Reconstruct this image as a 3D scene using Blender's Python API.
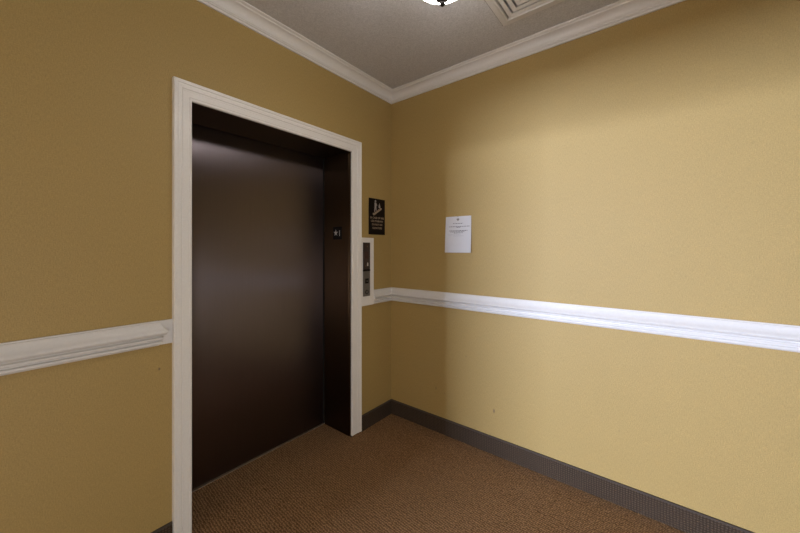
import bpy, bmesh, math, random
from mathutils import Vector
random.seed(4)
for o in list(bpy.data.objects):
    bpy.data.objects.remove(o)
SC = bpy.context.scene
COL = SC.collection

# ------------------------------------------------------------------ camera, world, light, exposure
cd = bpy.data.cameras.new('camera')
cam = bpy.data.objects.new('camera', cd)
COL.objects.link(cam)
cam.location = (-2.1552, -1.8005, 1.3958)
cam.rotation_euler = (math.pi / 2, 0, 0.6697 - math.pi / 2)
cd.sensor_width = 36
cd.lens = 329.95 / 800 * 36
cd.shift_y = -(266.5 - 248.56) / 800
cd.clip_start = 0.02
SC.camera = cam

w = bpy.data.worlds.new('world')
SC.world = w
w.use_nodes = True
w.node_tree.nodes['Background'].inputs[0].default_value = (0.75, 0.85, 1, 1)
w.node_tree.nodes['Background'].inputs[1].default_value = 0.3

SC.view_settings.view_transform = 'Standard'
SC.view_settings.look = 'None'
SC.view_settings.gamma = 1
SC.view_settings.exposure = 0.0
try:
    SC.view_settings.use_curve_mapping = False
except Exception:
    pass


def area(name, loc, sx, sz, power, color, turn=-math.pi / 2):
    """rectangular area light, shining along +x by default"""
    l = bpy.data.lights.new(name, 'AREA')
    l.shape = 'RECTANGLE'
    l.size = sx
    l.size_y = sz
    l.energy = power
    l.color = color
    o = bpy.data.objects.new(name, l)
    COL.objects.link(o)
    o.location = loc
    o.rotation_euler = (math.pi / 2, 0, turn)
    return o


DAY = (0.85, 0.945, 1.20)
area('window_daylight', (-11.93, 1.20, 1.50), 1.40, 0.98, 1420, DAY)
area('edge_sharpening_light', (-11.93, 0.46, 1.86), 0.06, 0.22, 170, DAY)  # small added light, sharpens the left edge of the lit wall area
area('low_fill_light', (-3.0, -3.74, 0.66), 0.90, 1.10, 38, (1.0, 0.975, 0.96), 0.0)  # added fill from behind the viewer, brightens the lower left wall
LAMP_COLOR = (1.0, 0.955, 0.94)
LAMP_STRENGTH = 21.0

# ------------------------------------------------------------------ node helpers
class NT:
    def __init__(s, m):
        m.use_nodes = True
        s.t = m.node_tree
        s.b = s.t.nodes['Principled BSDF']

    def n(s, typ, **kw):
        nd = s.t.nodes.new(typ)
        for k, v in kw.items():
            if k.startswith('i_'):
                nd.inputs[k[2:].replace('_', ' ')].default_value = v
            else:
                setattr(nd, k, v)
        return nd

    def l(s, a, b):
        s.t.links.new(a, b)

    def math(s, op, a, b=None):
        nd = s.t.nodes.new('ShaderNodeMath')
        nd.operation = op
        for i, v in enumerate((a, b)):
            if v is None:
                continue
            if isinstance(v, (int, float)):
                nd.inputs[i].default_value = v
            else:
                s.l(v, nd.inputs[i])
        return nd.outputs[0]

    def pos(s):
        return s.n('ShaderNodeNewGeometry').outputs['Position']

    def mix(s, fac, a, b, blend='MIX'):
        nd = s.n('ShaderNodeMix', data_type='RGBA', blend_type=blend)
        for sock, v in ((nd.inputs[0], fac), (nd.inputs[6], a), (nd.inputs[7], b)):
            if isinstance(v, (int, float)):
                sock.default_value = v
            elif isinstance(v, tuple):
                sock.default_value = v if len(v) == 4 else v + (1,)
            else:
                s.l(v, sock)
        return nd.outputs[2]

    def bump(s, h, strength, dist):
        nd = s.n('ShaderNodeBump')
        nd.inputs['Strength'].default_value = strength
        nd.inputs['Distance'].default_value = dist
        s.l(h, nd.inputs['Height'])
        s.l(nd.outputs[0], s.b.inputs['Normal'])


def plain(name, col, rough=0.5, metal=0.0, noise=0.0, scale=60):
    m = bpy.data.materials.new(name)
    t = NT(m)
    t.b.inputs['Roughness'].default_value = rough
    t.b.inputs['Metallic'].default_value = metal
    t.b.inputs['Base Color'].default_value = col + (1,)
    if noise:
        nz = t.n('ShaderNodeTexNoise', i_Scale=scale, i_Detail=4.0)
        t.l(t.pos(), nz.inputs['Vector'])
        t.l(t.mix(nz.outputs[0], tuple(c * (1 - noise) for c in col), tuple(min(1, c * (1 + noise)) for c in col)), t.b.inputs['Base Color'])
    return m


def wall_material():
    m = bpy.data.materials.new('ochre_vinyl_wallcovering')
    t = NT(m)
    p = t.pos()
    col = (0.41, 0.292, 0.108)
    n1 = t.n('ShaderNodeTexNoise', i_Scale=230.0, i_Detail=2.0)
    t.l(p, n1.inputs['Vector'])
    n2 = t.n('ShaderNodeTexNoise', i_Scale=3.0, i_Detail=3.0)
    t.l(p, n2.inputs['Vector'])
    # woven grain: fine threads across and down
    mp = t.n('ShaderNodeMapping')
    mp.inputs['Scale'].default_value = (420, 420, 60)
    t.l(p, mp.inputs['Vector'])
    n3 = t.n('ShaderNodeTexNoise', i_Scale=1.0, i_Detail=1.0)
    t.l(mp.outputs[0], n3.inputs['Vector'])
    f = t.math('ADD', t.math('MULTIPLY', n1.outputs[0], 0.6), t.math('MULTIPLY', n3.outputs[0], 0.4))
    c = t.mix(f, tuple(x * 0.50 for x in col), tuple(x * 1.50 for x in col))
    c = t.mix(t.math('MULTIPLY', n2.outputs[0], 0.25), c, (0.40, 0.292, 0.105))
    # scuffs and small dents: (x, y, z, rx, rz)
    for (sx, sy, sz, r, st) in ((0, -0.446, 0.326, 0.010, 0.7), (0, -0.909, 0.291, 0.014, 0.8), (-1.655, 0, 0.845, 0.006, 0.8),
                                (0, -0.52, 0.305, 0.006, 0.4), (0, -0.70, 0.62, 0.007, 0.35), (0, -1.62, 0.40, 0.006, 0.3)):
        d = t.n('ShaderNodeVectorMath', operation='SUBTRACT')
        t.l(p, d.inputs[0])
        d.inputs[1].default_value = (sx, sy, sz)
        sc = t.n('ShaderNodeVectorMath', operation='MULTIPLY')
        t.l(d.outputs[0], sc.inputs[0])
        sc.inputs[1].default_value = (1, 1.6, 0.7)
        ln = t.n('ShaderNodeVectorMath', operation='LENGTH')
        t.l(sc.outputs[0], ln.inputs[0])
        k = t.n('ShaderNodeMapRange')
        k.inputs['From Min'].default_value = r * 0.4
        k.inputs['From Max'].default_value = r
        k.inputs['To Min'].default_value = st
        k.inputs['To Max'].default_value = 0
        t.l(ln.outputs['Value'], k.inputs['Value'])
        c = t.mix(k.outputs[0], c, (0.16, 0.11, 0.07))
    t.l(c, t.b.inputs['Base Color'])
    t.b.inputs['Roughness'].default_value = 0.55
    t.b.inputs['Specular IOR Level'].default_value = 0.35
    t.bump(f, 0.45, 0.003)
    return m


def ceiling_material():
    m = bpy.data.materials.new('flat_grey_white_ceiling_paint')
    t = NT(m)
    p = t.pos()
    n1 = t.n('ShaderNodeTexNoise', i_Scale=140.0, i_Detail=3.0)
    t.l(p, n1.inputs['Vector'])
    t.l(t.mix(n1.outputs[0], (0.33, 0.33, 0.34), (0.73, 0.725, 0.735)), t.b.inputs['Base Color'])
    t.b.inputs['Roughness'].default_value = 0.85
    t.bump(n1.outputs[0], 0.3, 0.003)
    return m


def carpet_material():
    m = bpy.data.materials.new('brown_loop_carpet')
    t = NT(m)
    p = t.pos()
    mp = t.n('ShaderNodeMapping')
    mp.inputs['Rotation'].default_value = (0, 0, math.radians(4))
    t.l(p, mp.inputs['Vector'])
    nz = t.n('ShaderNodeTexNoise', i_Scale=60.0, i_Detail=2.0)
    t.l(p, nz.inputs['Vector'])
    wx = t.n('ShaderNodeTexWave', wave_type='BANDS', bands_direction='X', i_Scale=24.0, i_Distortion=5.5, i_Detail=2.0)
    wx.inputs['Detail Scale'].default_value = 3.0
    wy = t.n('ShaderNodeTexWave', wave_type='BANDS', bands_direction='Y', i_Scale=27.0, i_Distortion=6.0, i_Detail=2.0)
    wy.inputs['Detail Scale'].default_value = 2.0
    t.l(mp.outputs[0], wx.inputs['Vector'])
    t.l(mp.outputs[0], wy.inputs['Vector'])
    h = t.math('MULTIPLY', wx.outputs[1], t.math('ADD', t.math('MULTIPLY', wy.outputs[1], 0.6), 0.4))
    h = t.math('ADD', t.math('MULTIPLY', h, 0.75), t.math('MULTIPLY', nz.outputs[0], 0.35))
    c = t.mix(h, (0.05, 0.024, 0.009), (0.64, 0.39, 0.205))
    big = t.n('ShaderNodeTexNoise', i_Scale=5.0, i_Detail=3.0)
    t.l(p, big.inputs['Vector'])
    c = t.mix(t.math('MULTIPLY', big.outputs[0], 0.25), c, (0.29, 0.155, 0.062))
    t.l(c, t.b.inputs['Base Color'])
    t.b.inputs['Roughness'].default_value = 0.95
    t.b.inputs['Specular IOR Level'].default_value = 0.1
    t.bump(h, 0.9, 0.006)
    return m


def base_material():
    m = bpy.data.materials.new('grey_brown_carpet_base')
    t = NT(m)
    p = t.pos()
    wz = t.n('ShaderNodeTexWave', wave_type='BANDS', bands_direction='Z', i_Scale=28.0, i_Distortion=2.0)
    mp = t.n('ShaderNodeMapping')
    mp.inputs['Rotation'].default_value = (0, 0, math.radians(45))
    t.l(p, mp.inputs['Vector'])
    wa = t.n('ShaderNodeTexWave', wave_type='BANDS', bands_direction='X', i_Scale=36.0, i_Distortion=2.0)
    nz = t.n('ShaderNodeTexNoise', i_Scale=220.0)
    t.l(p, wz.inputs['Vector'])
    t.l(mp.outputs[0], wa.inputs['Vector'])
    t.l(p, nz.inputs['Vector'])
    h = t.math('ADD', t.math('MULTIPLY', t.math('MULTIPLY', wz.outputs[1], wa.outputs[1]), 0.7), t.math('MULTIPLY', nz.outputs[0], 0.3))
    t.l(t.mix(h, (0.030, 0.020, 0.013), (0.135, 0.098, 0.070)), t.b.inputs['Base Color'])
    t.b.inputs['Roughness'].default_value = 0.95
    t.b.inputs['Specular IOR Level'].default_value = 0.1
    t.bump(h, 0.8, 0.004)
    return m


def bronze_material(name, col, rough, tangent=(1, 0, 0)):
    m = bpy.data.materials.new(name)
    t = NT(m)
    p = t.pos()
    mp = t.n('ShaderNodeMapping')
    mp.inputs['Scale'].default_value = (500, 500, 5)     # vertical brushing
    t.l(p, mp.inputs['Vector'])
    n1 = t.n('ShaderNodeTexNoise', i_Scale=1.0, i_Detail=3.0)
    t.l(mp.outputs[0], n1.inputs['Vector'])
    n2 = t.n('ShaderNodeTexNoise', i_Scale=2.2, i_Detail=4.0)
    t.l(p, n2.inputs['Vector'])
    c = t.mix(n1.outputs[0], tuple(x * 0.93 for x in col), tuple(x * 1.07 for x in col))
    t.l(c, t.b.inputs['Base Color'])
    t.b.inputs['Metallic'].default_value = 1.0
    r = t.math('ADD', t.math('MULTIPLY', n1.outputs[0], 0.04), t.math('ADD', t.math('MULTIPLY', n2.outputs[0], 0.08), rough - 0.06))
    t.l(r, t.b.inputs['Roughness'])
    # vertical brushing spreads reflections sideways
    tg = t.n('ShaderNodeCombineXYZ')
    for i in range(3):
        tg.inputs[i].default_value = tangent[i]
    t.l(tg.outputs[0], t.b.inputs['Tangent'])
    t.b.inputs['Anisotropic'].default_value = 0.85
    return m


def emit(name, col, strength):
    m = bpy.data.materials.new(name)
    t = NT(m)
    t.b.inputs['Base Color'].default_value = (0.9, 0.88, 0.84, 1)
    t.b.inputs['Emission Color'].default_value = col + (1,)
    t.b.inputs['Emission Strength'].default_value = strength
    t.b.inputs['Roughness'].default_value = 0.35
    return m


M_WALL = wall_material()
M_CEIL = ceiling_material()
M_CARPET = carpet_material()
M_BASE = base_material()
M_TRIM = plain('white_gloss_trim_paint', (0.73, 0.725, 0.72), 0.38, 0, 0.05, 90)
M_CASING = plain('white_casing_paint', (0.84, 0.83, 0.81), 0.38, 0, 0.06, 120)
M_DOOR = bronze_material('brushed_dark_bronze_door', (0.165, 0.140, 0.145), 0.32)
M_JAMB = bronze_material('brushed_dark_bronze_jamb', (0.085, 0.054, 0.032), 0.38, (0, 1, 0))
M_GAP = plain('black_gap', (0.008, 0.006, 0.005), 0.9)
M_SILL = plain('worn_aluminium_sill', (0.62, 0.52, 0.42), 0.4, 0.9, 0.15, 40)
M_STEEL = plain('brushed_grey_steel', (0.17, 0.16, 0.15), 0.42, 0.5, 0.25, 150)
M_DARKPLATE = plain('dark_brown_plate', (0.045, 0.030, 0.028), 0.35, 0.2, 0.2, 90)
M_BLACK = plain('black_plastic', (0.010, 0.009, 0.009), 0.45)
M_SIGN = plain('black_sign_acrylic', (0.008, 0.005, 0.005), 0.55)
for _m in (M_SIGN, M_BLACK):
    _m.node_tree.nodes['Principled BSDF'].inputs['Specular IOR Level'].default_value = 0.15
M_LETTER = plain('dull_gold_lettering', (0.34, 0.26, 0.18), 0.5)
M_PALE = plain('pale_pictogram', (0.40, 0.36, 0.34), 0.5)
M_WHITE = plain('white_marking', (0.55, 0.54, 0.52), 0.5)
M_PAPER = plain('white_paper', (0.66, 0.67, 0.70), 0.7, 0, 0.02, 30)
M_INK = plain('grey_ink', (0.13, 0.13, 0.15), 0.7)
M_INKLIGHT = plain('faint_grey_ink', (0.42, 0.43, 0.47), 0.7)
M_VENT = plain('white_enamelled_vent', (0.60, 0.585, 0.57), 0.45, 0, 0.05, 60)
M_DUCT = plain('dark_duct', (0.10, 0.095, 0.09), 0.8)
M_BRONZE = plain('oil_rubbed_bronze', (0.016, 0.012, 0.010), 0.35, 0.6)
M_BOWL = emit('lit_frosted_glass', LAMP_COLOR, LAMP_STRENGTH)

# ------------------------------------------------------------------ object helpers
def mesh_obj(name, bm, mat, parent=None, smooth=False):
    bmesh.ops.recalc_face_normals(bm, faces=bm.faces)
    me = bpy.data.meshes.new(name)
    bm.to_mesh(me)
    bm.free()
    if smooth:
        for p in me.polygons:
            p.use_smooth = True
        try:
            me.set_sharp_from_angle(angle=math.radians(35))
        except Exception:
            pass
    me.materials.append(mat)
    o = bpy.data.objects.new(name, me)
    COL.objects.link(o)
    if parent:
        o.parent = parent
        o.matrix_parent_inverse = parent.matrix_basis.inverted()
    return o


def tag(o, label, cat, kind=None, group=None):
    o['label'] = label
    o['category'] = cat
    if kind:
        o['kind'] = kind
    if group:
        o['group'] = group
    return o


def struct(o, label, cat):
    return tag(o, label, cat, 'structure')


def empty(name, loc):
    o = bpy.data.objects.new(name, None)
    COL.objects.link(o)
    o.location = loc
    o.empty_display_size = 0.05
    return o


def box(bm, x0, x1, y0, y1, z0, z1, bevel=0.0):
    vs = [bm.verts.new((x, y, z)) for x in (x0, x1) for y in (y0, y1) for z in (z0, z1)]
    fs = []
    for a in ((0, 1, 3, 2), (4, 6, 7, 5), (0, 4, 5, 1), (2, 3, 7, 6), (0, 2, 6, 4), (1, 5, 7, 3)):
        fs.append(bm.faces.new([vs[i] for i in a]))
    if bevel:
        es = set(e for f in fs for e in f.edges)
        bmesh.ops.bevel(bm, geom=list(es), offset=bevel, segments=2, affect='EDGES', profile=0.6)
    return bm


def loft(bm, loops, closed=True, caps=True):
    """bridge a list of equal-length point loops"""
    rows = [[bm.verts.new(p) for p in lp] for lp in loops]
    n = len(rows[0])
    for a, b in zip(rows, rows[1:]):
        for i in range(n if closed else n - 1):
            j = (i + 1) % n
            try:
                bm.faces.new((a[i], a[j], b[j], b[i]))
            except ValueError:
                pass
    if caps and closed:
        bm.faces.new(rows[0])
        bm.faces.new(rows[-1])
    return bm


def lathe(bm, prof, cx, cy, n=48, caps=True):
    loops = []
    for r, z in prof:
        loops.append([(cx + r * math.cos(2 * math.pi * i / n), cy + r * math.sin(2 * math.pi * i / n), z) for i in range(n)])
    return loft(bm, loops, True, caps)


def bx(name, mat, parent, *a, bevel=0.0):
    bm = bmesh.new()
    box(bm, *a, bevel=bevel)
    return mesh_obj(name, bm, mat, parent)


def text_mesh(name, body, size, fn, mat, parent, align='CENTER', depth=0.0006):
    """lettering as real raised glyphs; fn maps (u, v, w) to world"""
    cu = bpy.data.curves.new(name + '_tmp', 'FONT')
    cu.body = body
    cu.size = size
    cu.align_x = align
    cu.extrude = depth / 2
    cu.offset = size * 0.012
    cu.resolution_u = 3
    to = bpy.data.objects.new(name + '_tmp', cu)
    COL.objects.link(to)
    bpy.context.view_layer.update()
    dg = bpy.context.evaluated_depsgraph_get()
    me = bpy.data.meshes.new_from_object(to.evaluated_get(dg))
    bpy.data.objects.remove(to)
    me.name = name
    for v in me.vertices:
        v.co = Vector(fn(v.co.x, v.co.y, v.co.z + depth / 2))
    me.materials.clear()
    me.materials.append(mat)
    o = bpy.data.objects.new(name, me)
    COL.objects.link(o)
    if parent:
        o.parent = parent
        o.matrix_parent_inverse = parent.matrix_basis.inverted()
    return o


# ------------------------------------------------------------------ dimensions
ZC = 2.697
XS, YB = -3.9, -3.6                 # side wall with the passage doorway, wall behind the camera
OX0, OX1, OZ = -1.528, -0.465, 2.113   # elevator opening
RD = 0.315                          # depth of the recess
XE = -11.95                         # far end of the passage
PY0, PY1 = -1.8, 2.2                # passage sides
DY0, DY1, DZ = -1.42, -0.20, 2.03   # doorway in the side wall

# ------------------------------------------------------------------ structure
fl = bx('floor', M_CARPET, None, XE, 0.0, YB, 0.0, -0.15, 0.0)
bm = bmesh.new()
box(bm, XE, XS, 0.0, PY1, -0.15, 0.0)
box(bm, OX0, OX1, 0.0, RD - 0.012, -0.15, 0.0)
f2 = mesh_obj('floor', bm, M_CARPET)
# join both slabs into one floor mesh
bm = bmesh.new()
bm.from_mesh(fl.data)
bm.from_mesh(f2.data)
bm.to_mesh(fl.data)
bm.free()
bpy.data.objects.remove(f2)
fl.name = 'floor'
struct(fl, 'brown textured loop carpet covering the whole lobby floor', 'floor')

VX1, VY1, VS = -0.274, -1.079, 0.44                 # ceiling vent: far corner and size
vx, vy = VX1 - VS / 2, VY1 - VS / 2
VH = VS / 2 - 0.045                                   # half opening of the duct
bm = bmesh.new()
box(bm, XE, vx - VH, YB, 0.0, ZC, ZC + 0.15)
box(bm, vx + VH, 0.0, YB, 0.0, ZC, ZC + 0.15)
box(bm, vx - VH, vx + VH, YB, vy - VH, ZC, ZC + 0.15)
box(bm, vx - VH, vx + VH, vy + VH, 0.0, ZC, ZC + 0.15)
box(bm, XE, XS, 0.0, PY1, ZC, ZC + 0.15)
struct(mesh_obj('ceiling', bm, M_CEIL), 'flat grey-white painted ceiling above the crown moulding', 'ceiling')

bm = bmesh.new()
T = 0.0
HD = 2.128   # rough head above the bronze head jamb
box(bm, XS, OX0 - 0.012, 0, 0.42, 0, ZC)
box(bm, OX1 + 0.012, 0.15, 0, 0.42, 0, ZC)
box(bm, OX0 - 0.012, OX1 + 0.012, 0, 0.28, HD, ZC)
struct(mesh_obj('wall_left', bm, M_WALL), 'ochre textured wall that holds the elevator opening', 'wall')
struct(bx('wall_right', M_WALL, None, 0, 0.15, YB, 0, 0, ZC), 'ochre textured wall with the pinned notice, daylight falling across it', 'wall')
bm = bmesh.new()
GX0, GX1, GZ = -3.52, -2.48, 1.28  # opening added to let in the low fill light
box(bm, XS - 0.15, GX0, YB - 0.15, YB, 0, ZC)
box(bm, GX1, 0.15, YB - 0.15, YB, 0, ZC)
box(bm, GX0, GX1, YB - 0.15, YB, GZ, ZC)
struct(mesh_obj('wall_back', bm, M_WALL), 'ochre wall behind the viewer', 'wall')
bm = bmesh.new()
for a in ((GX0 - .06, GX0, 0, GZ + .06), (GX1, GX1 + .06, 0, GZ + .06), (GX0, GX1, GZ, GZ + .06), (GX0, GX1, 0, 0.08)):
    box(bm, a[0], a[1], YB, YB + 0.02, a[2], a[3])
struct(mesh_obj('fill_light_frame', bm, M_TRIM), 'white frame added around the fill light behind the viewer', 'window')  # unseen frame, made up to hold the fill light
bm = bmesh.new()
box(bm, XS - 0.12, XS, YB, DY0, 0, ZC)
box(bm, XS - 0.12, XS, DY1, 0.0, 0, ZC)
box(bm, XS - 0.12, XS, DY0, DY1, DZ, ZC)
struct(mesh_obj('wall_side', bm, M_WALL), 'ochre side wall with the doorway to the passage', 'wall')
# the passage beyond the doorway, with its window
struct(bx('wall_passage_near', M_WALL, None, XE, XS - 0.12, PY0 - 0.12, PY0, 0, ZC), 'long passage wall on the near side', 'wall')
struct(bx('wall_passage_far', M_WALL, None, XE, XS, PY1, PY1 + 0.12, 0, ZC), 'long passage wall on the far side', 'wall')
bm = bmesh.new()
WY0, WY1, WZ0, WZ1 = 0.40, 1.95, 0.98, 2.05
box(bm, XE - 0.15, XE, PY0, WY0, 0, ZC)
box(bm, XE - 0.15, XE, WY1, PY1, 0, ZC)
box(bm, XE - 0.15, XE, WY0, WY1, 0, WZ0)
box(bm, XE - 0.15, XE, WY0, WY1, WZ1, ZC)
struct(mesh_obj('wall_passage_end', bm, M_WALL), 'end wall of the passage around its window', 'wall')
bm = bmesh.new()
for a in ((WY0 - .06, WY0, WZ0 - .06, WZ1 + .06), (WY1, WY1 + .06, WZ0 - .06, WZ1 + .06), (WY0, WY1, WZ0 - .06, WZ0), (WY0, WY1, WZ1, WZ1 + .06)):
    box(bm, XE, XE + 0.02, a[0], a[1], a[2], a[3])
struct(mesh_obj('window_1', bm, M_TRIM), 'white framed window at the far end of the passage', 'window')

# ------------------------------------------------------------------ mouldings
def crown_profile():
    h, pr = 0.075, 0.082
    z0 = ZC - h
    pts = [(0.0, z0), (0.010, z0), (0.012, z0 + 0.010), (0.018, z0 + 0.013), (0.019, z0 + 0.018)]
    for i in range(7):                                   # cove
        a = i / 6 * math.pi / 2
        pts.append((0.022 + 0.042 * (1 - math.cos(a)), z0 + 0.020 + 0.040 * math.sin(a)))
    pts += [(0.066, z0 + 0.063), (0.068, z0 + 0.066), (pr - 0.003, z0 + 0.068), (pr, z0 + 0.071), (pr, ZC), (0.0, ZC)]
    return pts


def rail_profile():
    z = 0.959
    pts = [(0.0, z), (0.013, z), (0.015, z + 0.003), (0.0215, z + 0.006), (0.0235, z + 0.011), (0.021, z + 0.016), (0.013, z + 0.0185),
            (0.013, z + 0.022), (0.023, z + 0.024), (0.0275, z + 0.029), (0.027, z + 0.034), (0.017, z + 0.0385), (0.018, z + 0.042),
            (0.034, z + 0.046), (0.0405, z + 0.052), (0.0415, z + 0.057), (0.039, z + 0.062), (0.033, z + 0.067), (0.027, z + 0.074),
            (0.022, z + 0.083), (0.018, z + 0.093), (0.0165, z + 0.099), (0.011, z + 0.1005), (0.010, z + 0.105), (0.0, z + 0.105)]
    return [(d, 0.956 + (q - z) * 1.06) for d, q in pts]


def run_left(prof, ends):
    """loops along the elevator wall (y = 0): ends are functions of the profile depth giving x"""
    return [[(e(d), -d, z) for d, z in prof] for e in ends]


def run_right(prof, ends):
    return [[(-d, e(d), z) for d, z in prof] for e in ends]


cp = crown_profile()
bm = bmesh.new()
loft(bm, run_left(cp, (lambda d: XS + d, lambda d: -d)))
struct(mesh_obj('trim_1', bm, M_TRIM, smooth=True), 'white crown moulding above the elevator wall', 'crown moulding')
bm = bmesh.new()
loft(bm, run_right(cp, (lambda d: -d, lambda d: YB + d)))
struct(mesh_obj('trim_2', bm, M_TRIM, smooth=True), 'white crown moulding above the wall with the paper notice', 'crown moulding')

rp = rail_profile()
bm = bmesh.new()
xr = -1.672
mold = [(max(d, 0.0), z) for d, z in rp]
loft(bm, [[(XS, -d, z) for d, z in mold], [(xr + d, -d, z) for d, z in mold], [(xr + d, -0.0, z) for d, z in mold]])
tr = mesh_obj('trim_3', bm, M_TRIM, smooth=True)
struct(tr, 'white chair rail left of the elevator, its end mitred back', 'chair rail')
bx('back_board', M_TRIM, tr, xr, -1.606, -0.0095, 0, 0.9565, 1.0665)
bm = bmesh.new()
loft(bm, run_left(rp, (lambda d: -0.239, lambda d: -d)))
struct(mesh_obj('trim_4', bm, M_TRIM, smooth=True), 'short white chair rail between call panel board and room corner', 'chair rail')
bm = bmesh.new()
loft(bm, run_right(rp, (lambda d: -d, lambda d: YB)))
struct(mesh_obj('trim_5', bm, M_TRIM, smooth=True), 'long white chair rail under the paper notice on the sunlit wall', 'chair rail')

# baseboards: carpet strip with a bound top edge
def baseboard(name, pts, label):
    o = None
    bm = bmesh.new()
    (x0, y0), (x1, y1), nx, ny = pts
    def lp(x, y, mit):
        prof = [(0.0, 0.0), (0.012, 0.0), (0.009, 0.006), (0.008, 0.02), (0.008, 0.110), (0.0, 0.110)]
        return [(x + nx * d + mit[0] * d, y + ny * d + mit[1] * d, z) for d, z in prof]
    def lp2(x, y, mit):
        prof = [(0.0, 0.109), (0.0095, 0.109), (0.0105, 0.112), (0.0095, 0.1165), (0.006, 0.118), (0.0, 0.118)]
        return [(x + nx * d + mit[0] * d, y + ny * d + mit[1] * d, z) for d, z in prof]
    m0, m1 = pts_m
    loft(bm, [lp(x0, y0, m0), lp(x1, y1, m1)])
    o = mesh_obj(name, bm, M_BASE)
    struct(o, label, 'baseboard')
    bm = bmesh.new()
    loft(bm, [lp2(x0, y0, m0), lp2(x1, y1, m1)])
    b = mesh_obj('top_binding', bm, M_BIND, o)
    return o


M_BIND = plain('dark_brown_binding', (0.060, 0.045, 0.034), 0.8, 0, 0.2, 200)
pts_m = ((0, 0), (0, 0))
baseboard('baseboard_left', ((XS, 0), (-1.606, 0), 0, -1), 'brown carpet baseboard on the elevator wall left of the opening')
pts_m = ((0, 0), (-1, 0))
baseboard('baseboard_left_corner', ((-0.371, 0), (0, 0), 0, -1), 'short brown carpet baseboard between elevator casing and room corner')
pts_m = ((0, -1), (0, 0))
baseboard('baseboard_right', ((0, 0), (0, YB), -1, 0), 'long grey-brown carpet baseboard under the wall with the notice')

# ------------------------------------------------------------------ elevator entrance
door = empty('door_1', ((OX0 + OX1) / 2, RD, 0))
struct(door, 'closed dark bronze elevator door in a deep white-cased recess', 'elevator door')
# white casing, three sides, mitred
cas = [(0.0, 0.0), (0.0, 0.013), (0.003, 0.016), (0.010, 0.0165), (0.013, 0.014), (0.017, 0.0165), (0.040, 0.0165), (0.046, 0.0175),
       (0.050, 0.0155), (0.054, 0.0195), (0.070, 0.021), (0.074, 0.019), (0.077, 0.023), (0.089, 0.024), (0.0925, 0.021), (0.0935, 0.0)]
bm = bmesh.new()
CX0, CX1, CZ = OX0 + 0.002, OX1 - 0.002, OZ - 0.002
KL, KT = 0.85, 0.95            # the left leg and the head are a little narrower
loft(bm, [[(CX0 - KL * a, -t, 0.014) for a, t in cas], [(CX0 - KL * a, -t, CZ + KT * a) for a, t in cas],
          [(CX1 + a, -t, CZ + KT * a) for a, t in cas], [(CX1 + a, -t, 0.014) for a, t in cas]])
mesh_obj('casing', bm, M_CASING, door)
# bronze jambs and head with a folded front lip
def jamb(name, s, x):
    bm = bmesh.new()
    loft(bm, [[(x + s * q, yy, z) for q, yy in ((0.0, -0.004), (0.0, 0.020), (-0.0025, 0.022), (-0.0025, RD - 0.012), (0.011, RD - 0.012), (0.011, -0.004))] for z in (0.0, OZ)])
    return mesh_obj(name, bm, M_JAMB, door)
jamb('side_jamb', 1, OX1)
jamb('side_jamb', -1, OX0)
bm = bmesh.new()
loft(bm, [[(x, yy, OZ - q) for q, yy in ((0.0, -0.004), (0.0, 0.020), (0.0, RD - 0.012), (-0.011, RD - 0.012), (-0.011, -0.004))] for x in (OX0, OX1)])
mesh_obj('head_jamb', bm, M_JAMB, door)
# leaf and the dark gap around it
bx('door_panel', M_DOOR, door, OX0 - 0.011, OX1 + 0.011, RD, RD + 0.035, 0.007, OZ + 0.05, bevel=0.002)
bx('door_gap', M_GAP, door, OX0 - 0.05, OX1 + 0.05, RD + 0.036, RD + 0.04, -0.01, OZ + 0.08)
bx('gap_shade_strip', M_GAP, door, OX1 - 0.0085, OX1 + 0.0105, RD - 0.008, RD - 0.0005, 0.006, OZ - 0.001)  # dark strip painted in as the shaded gap between leaf and jamb
bx('door_sill', M_SILL, door, OX0, OX1, RD - 0.012, RD + 0.035, -0.02, 0.004, bevel=0.001)

# ------------------------------------------------------------------ board and call panel
BX0, BX1 = -0.3705, -0.239
struct(bx('trim_6', M_CASING, None, BX0, BX1, -0.020, 0, 0.956, 1.480, bevel=0.003), 'white board beside the elevator casing that carries the call panel', 'trim')
cpn = empty('call_panel', (-0.320, -0.020, 1.03))
tag(cpn, 'slim steel elevator call panel with dark upper half on the white board', 'call panel')
PX0, PX1 = -0.362, -0.288
bx('lower_plate', M_STEEL, cpn, PX0, PX1, -0.026, -0.020, 1.030, 1.222, bevel=0.0015)
up = bx('upper_plate', M_DARKPLATE, cpn, PX0, PX1, -0.026, -0.020, 1.236, 1.442, bevel=0.0015)
up['label'] = 'dark brown upper plate'
bx('divider', M_BLACK, cpn, PX0, PX1, -0.027, -0.020, 1.2215, 1.2365)
pcx = (PX0 + PX1) / 2
# square call button with bezel
bm = bmesh.new()
box(bm, pcx - 0.019, pcx + 0.019, -0.029, -0.026, 1.128, 1.166, bevel=0.002)
bt = mesh_obj('call_button', bm, M_BLACK, cpn)
# up arrow on the button
def prism_front(bm, pts, y0, y1):
    loft(bm, [[(x, y0, z) for x, z in pts], [(x, y1, z) for x, z in pts]])
bm = bmesh.new()
prism_front(bm, [(pcx - 0.007, 1.142), (pcx + 0.007, 1.142), (pcx, 1.154)], -0.0294, -0.029)
mesh_obj('arrow', bm, M_STEEL, bt)
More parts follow.
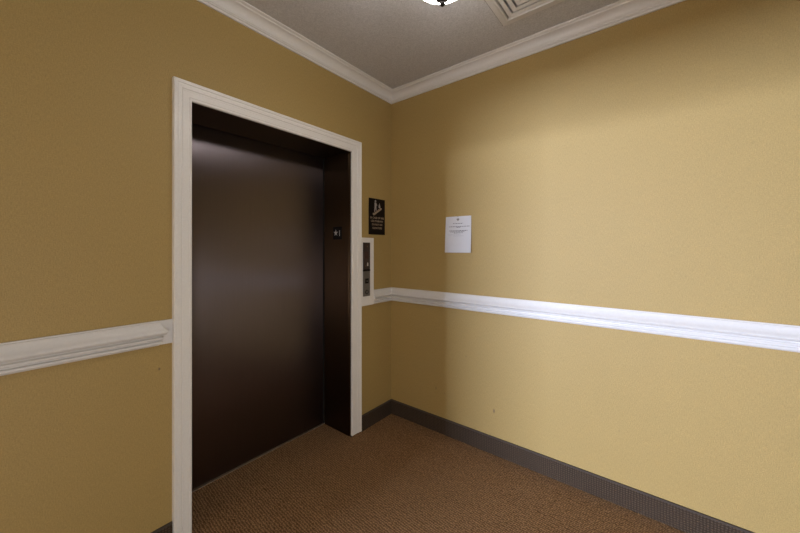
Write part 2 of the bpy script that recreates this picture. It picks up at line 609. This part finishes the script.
# key switch: ring and slotted core
def disc_y(bm, cx, cz, r, y0, y1, n=32, r_in=None):
    c = [(math.cos(2 * math.pi * i / n), math.sin(2 * math.pi * i / n)) for i in range(n)]
    if r_in is None:
        loft(bm, [[(cx + r * a, y0, cz + r * b) for a, b in c], [(cx + r * a, y1, cz + r * b) for a, b in c]])
    else:
        L = [[(cx + q * a, yy, cz + q * b) for a, b in c] for q, yy in ((r_in, y1), (r_in, y0), (r, y0), (r, y1), (r_in, y1))]
        loft(bm, L, True, False)
bm = bmesh.new()
disc_y(bm, pcx, 1.062, 0.017, -0.029, -0.026, r_in=0.012)
ks = mesh_obj('key_switch', bm, M_BLACK, cpn)
bm = bmesh.new()
disc_y(bm, pcx, 1.062, 0.0118, -0.0285, -0.026)
mesh_obj('lock_core', bm, M_STEEL, ks)
bm = bmesh.new()
box(bm, pcx - 0.0015, pcx + 0.0015, -0.0288, -0.0284, 1.054, 1.070)
mesh_obj('key_slot', bm, M_BLACK, ks)
# markings of the upper plate: dull display window and a pale symbol near its foot
bx('display_window', plain('smoked_display', (0.075, 0.045, 0.042), 0.2), up, pcx - 0.020, pcx + 0.020, -0.0266, -0.026, 1.318, 1.372)
bm = bmesh.new()
prism_front(bm, [(pcx + 0.002, 1.262), (pcx + 0.016, 1.262), (pcx + 0.016, 1.284), (pcx + 0.010, 1.290), (pcx + 0.002, 1.280)], -0.0266, -0.026)
mesh_obj('symbol', bm, M_WHITE, up)
bm = bmesh.new()
M_DOT = plain('dim_bronze_dot', (0.12, 0.075, 0.04), 0.4)
disc_y(bm, pcx - 0.012, 1.262, 0.006, -0.0266, -0.026, 16)
mesh_obj('indicator_dot', bm, M_DOT, up)
bm = bmesh.new()
disc_y(bm, pcx + 0.006, 1.412, 0.007, -0.0266, -0.026, 16)
mesh_obj('indicator_dot', bm, M_DOT, up)

# ------------------------------------------------------------------ fire stair sign
SX0, SX1, SZ0, SZ1 = -0.279, -0.090, 1.508, 1.796
sg = bx('fire_sign', M_SIGN, None, SX0, SX1, -0.006, -0.0005, SZ0, SZ1, bevel=0.0012)
tag(sg, 'black rectangular fire safety sign with stair pictogram above the call panel', 'sign')
scx = (SX0 + SX1) / 2
def sgp(u, v, wv):
    return (u, -0.0060 - wv, v)
for body, size, z in (('IN CASE OF FIRE', 0.0225, 1.634), ('USE STAIRWAY', 0.0215, 1.608), ('DO NOT USE', 0.0205, 1.581), ('ELEVATORS', 0.0215, 1.553)):
    text_mesh('lettering', body, size, lambda u, v, q, z=z: sgp(scx + u, z + v, q), M_LETTER, sg)
# pictogram: figure on a flight of stairs, flame beside it
bm = bmesh.new()
def strip(pts):
    prism_front(bm, pts, -0.0068, -0.006)
base = Vector((scx - 0.055, 1.664))
steps = []
n = 5
for i in range(n):
    steps += [(scx - 0.052 + i * 0.021, 1.668 + i * 0.0115), (scx - 0.052 + i * 0.021, 1.680 + i * 0.0115)]
steps += [(scx + 0.053, 1.680 + (n - 1) * 0.0115), (scx + 0.053, 1.668 + (n - 1) * 0.0115), (scx - 0.040, 1.659)]
strip(steps)
mesh_obj('stair_symbol', bm, M_LETTER, sg)
bm = bmesh.new()
def fig(pts):
    prism_front(bm, pts, -0.0068, -0.006)
fx = scx - 0.022
disc_y(bm, fx + 0.001, 1.775, 0.0085, -0.0068, -0.006, 20)
fig([(fx - 0.010, 1.764), (fx + 0.010, 1.764), (fx + 0.011, 1.728), (fx - 0.009, 1.726)])
fig([(fx - 0.009, 1.727), (fx + 0.001, 1.727), (fx - 0.005, 1.690), (fx - 0.013, 1.690)])
fig([(fx + 0.001, 1.727), (fx + 0.011, 1.727), (fx + 0.013, 1.703), (fx + 0.004, 1.703)])
fig([(fx + 0.010, 1.762), (fx + 0.021, 1.740), (fx + 0.017, 1.737), (fx + 0.008, 1.752)])
mesh_obj('figure_symbol', bm, M_PALE, sg)
bm = bmesh.new()
gx, gz = scx + 0.026, 1.722
prism_front(bm, [(gx - 0.004, gz), (gx + 0.006, gz), (gx + 0.011, gz + 0.010), (gx + 0.009, gz + 0.021), (gx + 0.005, gz + 0.026),
                 (gx + 0.002, gz + 0.043), (gx - 0.003, gz + 0.030), (gx - 0.009, gz + 0.018), (gx - 0.010, gz + 0.008)], -0.0068, -0.006)
mesh_obj('flame_symbol', bm, M_PALE, sg)

# ------------------------------------------------------------------ floor number plate on the jamb
jx = OX1 + 0.0025 - 0.0050
jp = bx('floor_number_plate', M_BLACK, None, jx - 0.003, jx + 0.0024, 0.098, 0.196, 1.465, 1.563, bevel=0.001)
tag(jp, 'small black floor number plate with star on the bronze elevator jamb', 'number plate')
def jpf(u, v, q):
    return (jx - 0.003 - q, 0.147 - u, 1.514 + v)
bm = bmesh.new()
star = []
for i in range(10):
    r = 0.026 if i % 2 == 0 else 0.0105
    a = math.pi / 2 + i * math.pi / 5
    star.append((-0.016 + r * math.cos(a), 0.002 + r * math.sin(a)))
loft(bm, [[jpf(u, v, 0.0) for u, v in star], [jpf(u, v, 0.001) for u, v in star]])
mesh_obj('star_symbol', bm, M_WHITE, jp)
text_mesh('numeral', '1', 0.062, lambda u, v, q: jpf(u + 0.026, v - 0.022, q), M_WHITE, jp)
bm = bmesh.new()
for (u, v) in ((-0.004, -0.034), (-0.004, -0.038), (0.004, -0.034)):
    loft(bm, [[jpf(u + 0.0012 * math.cos(t * math.pi / 4), v + 0.0012 * math.sin(t * math.pi / 4), q) for t in range(8)] for q in (0.0, 0.0008)])
mesh_obj('braille', bm, M_BLACK, jp)

# ------------------------------------------------------------------ paper notice
NY0, NY1, NZ0, NZ1 = -0.535, -0.742, 1.366, 1.631      # left edge, right edge (seen from the room)
nw, nh = NY0 - NY1, NZ1 - NZ0
def pap(u, v, off=0.0):
    """u 0..1 left to right, v 0..1 bottom to top; the foot curls away from the wall"""
    d = 0.0015 + 0.012 * (1 - v) ** 2 * (0.35 + 0.65 * u) + 0.006 * max(0, u - 0.75) ** 2 * 16 * (1 - v * 0.7) + 0.0015 * math.sin(u * 7 + v * 3)**2
    y = NY0 - u * nw + 0.008 * (1 - v) * (1 - 1.6 * u)
    return (-(d + off), y - 0.004 * v * (1 if u > .5 else 0) * 0, NZ0 + v * nh)
bm = bmesh.new()
NU, NV = 16, 20
th = 0.0005
g0 = [[bm.verts.new(pap(i / NU, j / NV, th)) for i in range(NU + 1)] for j in range(NV + 1)]
g1 = [[bm.verts.new(pap(i / NU, j / NV, 0)) for i in range(NU + 1)] for j in range(NV + 1)]
for g in (g0, g1):
    for j in range(NV):
        for i in range(NU):
            bm.faces.new((g[j][i], g[j][i + 1], g[j + 1][i + 1], g[j + 1][i]))
for j in range(NV):
    for i in (0, NU):
        bm.faces.new((g0[j][i], g0[j + 1][i], g1[j + 1][i], g1[j][i]))
for i in range(NU):
    for j in (0, NV):
        bm.faces.new((g0[j][i], g0[j][i + 1], g1[j][i + 1], g1[j][i]))
nt = mesh_obj('paper_notice', bm, M_PAPER, smooth=True)
tag(nt, 'white printed paper notice with curled foot pinned above the long chair rail', 'notice')
def word(bm, u0, u1, v, h):
    k = max(1, int((u1 - u0) / 0.05))
    for a in range(k):
        ua, ub = u0 + (u1 - u0) * a / k, u0 + (u1 - u0) * (a + 1) / k
        loft(bm, [[pap(ua, v, th + o), pap(ub, v, th + o), pap(ub, v + h, th + o), pap(ua, v + h, th + o)] for o in (0.0001, 0.0004)])
def line(bm, u0, u1, v, h, lo=0.03, hi=0.09):
    u = u0
    while u < u1 - 0.01:
        e = min(u1, u + random.uniform(lo, hi))
        word(bm, u, e, v, h)
        u = e + 0.018
for u0, u1, v, h, mt in ((0.30, 0.68, 0.795, 0.017, M_INK), (0.44, 0.58, 0.690, 0.016, M_INK), (0.16, 0.86, 0.596, 0.018, M_INK), (0.20, 0.76, 0.566, 0.015, M_INK),
                         (0.34, 0.68, 0.536, 0.014, M_INK), (0.14, 0.95, 0.712, 0.015, M_INK), (0.12, 0.60, 0.49, 0.009, M_INKLIGHT), (0.30, 0.72, 0.455, 0.009, M_INKLIGHT)):
    bm = bmesh.new()
    line(bm, u0, u1, v, h)
    mesh_obj('lettering', bm, mt, nt)
bm = bmesh.new()
cr = [(-0.055, 0.03), (-0.02, 0.036), (0.0, 0.045), (0.02, 0.036), (0.055, 0.03), (0.045, 0.0), (0.0, -0.035), (-0.045, 0.0)]
loft(bm, [[pap(0.49 + a, 0.905 + b, th + o) for a, b in cr] for o in (0.0001, 0.0005)])
mesh_obj('crest', bm, plain('grey_crest_ink', (0.22, 0.21, 0.20), 0.7), nt)
bm = bmesh.new()
loft(bm, [[pap(0.49 + 0.012 * math.cos(t * math.pi / 8), 0.985 + 0.010 * math.sin(t * math.pi / 8), th + o) for t in range(16)] for o in (0.0001, 0.003)])
mesh_obj('pin', bm, M_STEEL, nt)

# ------------------------------------------------------------------ ceiling vent
vent = empty('ceiling_vent', (vx, vy, ZC))
tag(vent, 'square white louvred air vent in the ceiling beside the crown moulding', 'vent')
def sq_ring(name, secs, mat):
    """square ring: profile points (half size, z)"""
    bm = bmesh.new()
    loops = []
    for h, z in secs:
        loops.append([(vx + sx * h, vy + sy * h, z) for sx, sy in ((1, 1), (-1, 1), (-1, -1), (1, -1))])
    loft(bm, loops + [loops[0]], True, False)
    bmesh.ops.remove_doubles(bm, verts=bm.verts, dist=1e-5)
    return mesh_obj(name, bm, mat, vent)
H = VS / 2
sq_ring('flange', [(H, ZC), (H, ZC - 0.006), (H - 0.003, ZC - 0.011), (H - 0.030, ZC - 0.012), (H - 0.036, ZC - 0.016), (H - 0.044, ZC - 0.016), (H - 0.047, ZC - 0.010), (H - 0.047, ZC + 0.03), (H - 0.0452, ZC + 0.03), (H - 0.0452, ZC)], M_VENT)
k = H - 0.058
while k > 0.04:
    sq_ring('louver', [(k, ZC - 0.015), (k - 0.020, ZC - 0.012), (k - 0.020, ZC - 0.0105), (k - 0.002, ZC - 0.013), (k - 0.002, ZC + 0.020), (k, ZC + 0.020)], M_VENT)
    k -= 0.033
bx('center_plate', M_VENT, vent, vx - k, vx + k, vy - k, vy + k, ZC - 0.013, ZC - 0.009)
sq_ring('shadow_line', [(H + 0.004, ZC), (H + 0.004, ZC - 0.002), (H + 0.0002, ZC - 0.003), (H + 0.0002, ZC)], plain('shadow_line_grey', (0.16, 0.155, 0.15), 0.8))  # dark ring stands in for the shadow line around the flange
bm = bmesh.new()
q = VH - 0.0005
box(bm, vx - q, vx + q, vy - q, vy + q, ZC + 0.14, ZC + 0.145)
mesh_obj('duct_throat', bm, M_DUCT, vent)

# ------------------------------------------------------------------ ceiling lamps
def bowl_lamp(x, y, label, mat, zt=2.31):
    lamp = empty('ceiling_lamp', (x, y, ZC))
    tag(lamp, label, 'ceiling lamp')
    R, sag = 0.128, 0.095
    zb = zt + 0.046
    N = 18
    bm = bmesh.new()
    prof = [(R * math.sin(t / N * math.pi / 2), zb + sag * (1 - math.cos(t / N * math.pi / 2))) for t in range(1, N + 1)]
    inn = [(max(0.006, r - 0.005), z + 0.004) for r, z in reversed(prof)]
    lathe(bm, prof + inn, x, y, 56)
    mesh_obj('glass_bowl', bm, mat, lamp, smooth=True)
    bm = bmesh.new()
    lathe(bm, [(0.001, zt), (0.005, zt + 0.001), (0.009, zt + 0.005), (0.0102, zt + 0.010), (0.009, zt + 0.015), (0.007, zt + 0.018), (0.010, zt + 0.022),
               (0.020, zt + 0.026), (0.029, zt + 0.033), (0.034, zt + 0.042), (0.035, zt + 0.0505), (0.004, zt + 0.052)], x, y, 32)
    mesh_obj('finial', bm, M_BRONZE, lamp, smooth=True)
    zr = zb + sag
    bm = bmesh.new()
    lathe(bm, [(0.0075, zb + 0.006), (0.0075, ZC - 0.05), (0.018, ZC - 0.046), (0.026, ZC - 0.034), (0.055, ZC - 0.026), (0.068, ZC - 0.010), (0.070, ZC), (0.001, ZC)], x, y, 40)
    mesh_obj('stem_and_canopy', bm, M_BRONZE, lamp, smooth=True)
    for q in range(3):
        a = q * 2 * math.pi / 3 + 0.4
        bm = bmesh.new()
        path = [Vector((x + rr * math.cos(a), y + rr * math.sin(a), zz)) for rr, zz in
                ((0.012, ZC - 0.10), (0.05, ZC - 0.115), (0.10, ZC - 0.16), (R - 0.002, zr + 0.02), (R + 0.001, zr - 0.004))]
        loops = []
        for k2, p in enumerate(path):
            t1 = (path[min(k2 + 1, 4)] - path[max(k2 - 1, 0)]).normalized()
            s1 = t1.cross(Vector((-math.sin(a), math.cos(a), 0))).normalized() * 0.004
            s2 = Vector((-math.sin(a), math.cos(a), 0)) * 0.004
            loops.append([tuple(p + s1 * math.cos(b * math.pi / 4) + s2 * math.sin(b * math.pi / 4)) for b in range(8)])
        loft(bm, loops)
        mesh_obj('arm', bm, M_BRONZE, lamp, smooth=True)
    return lamp


bowl_lamp(-1.079, -1.153, 'white glass bowl ceiling lamp with dark finial near the vent', M_BOWL)
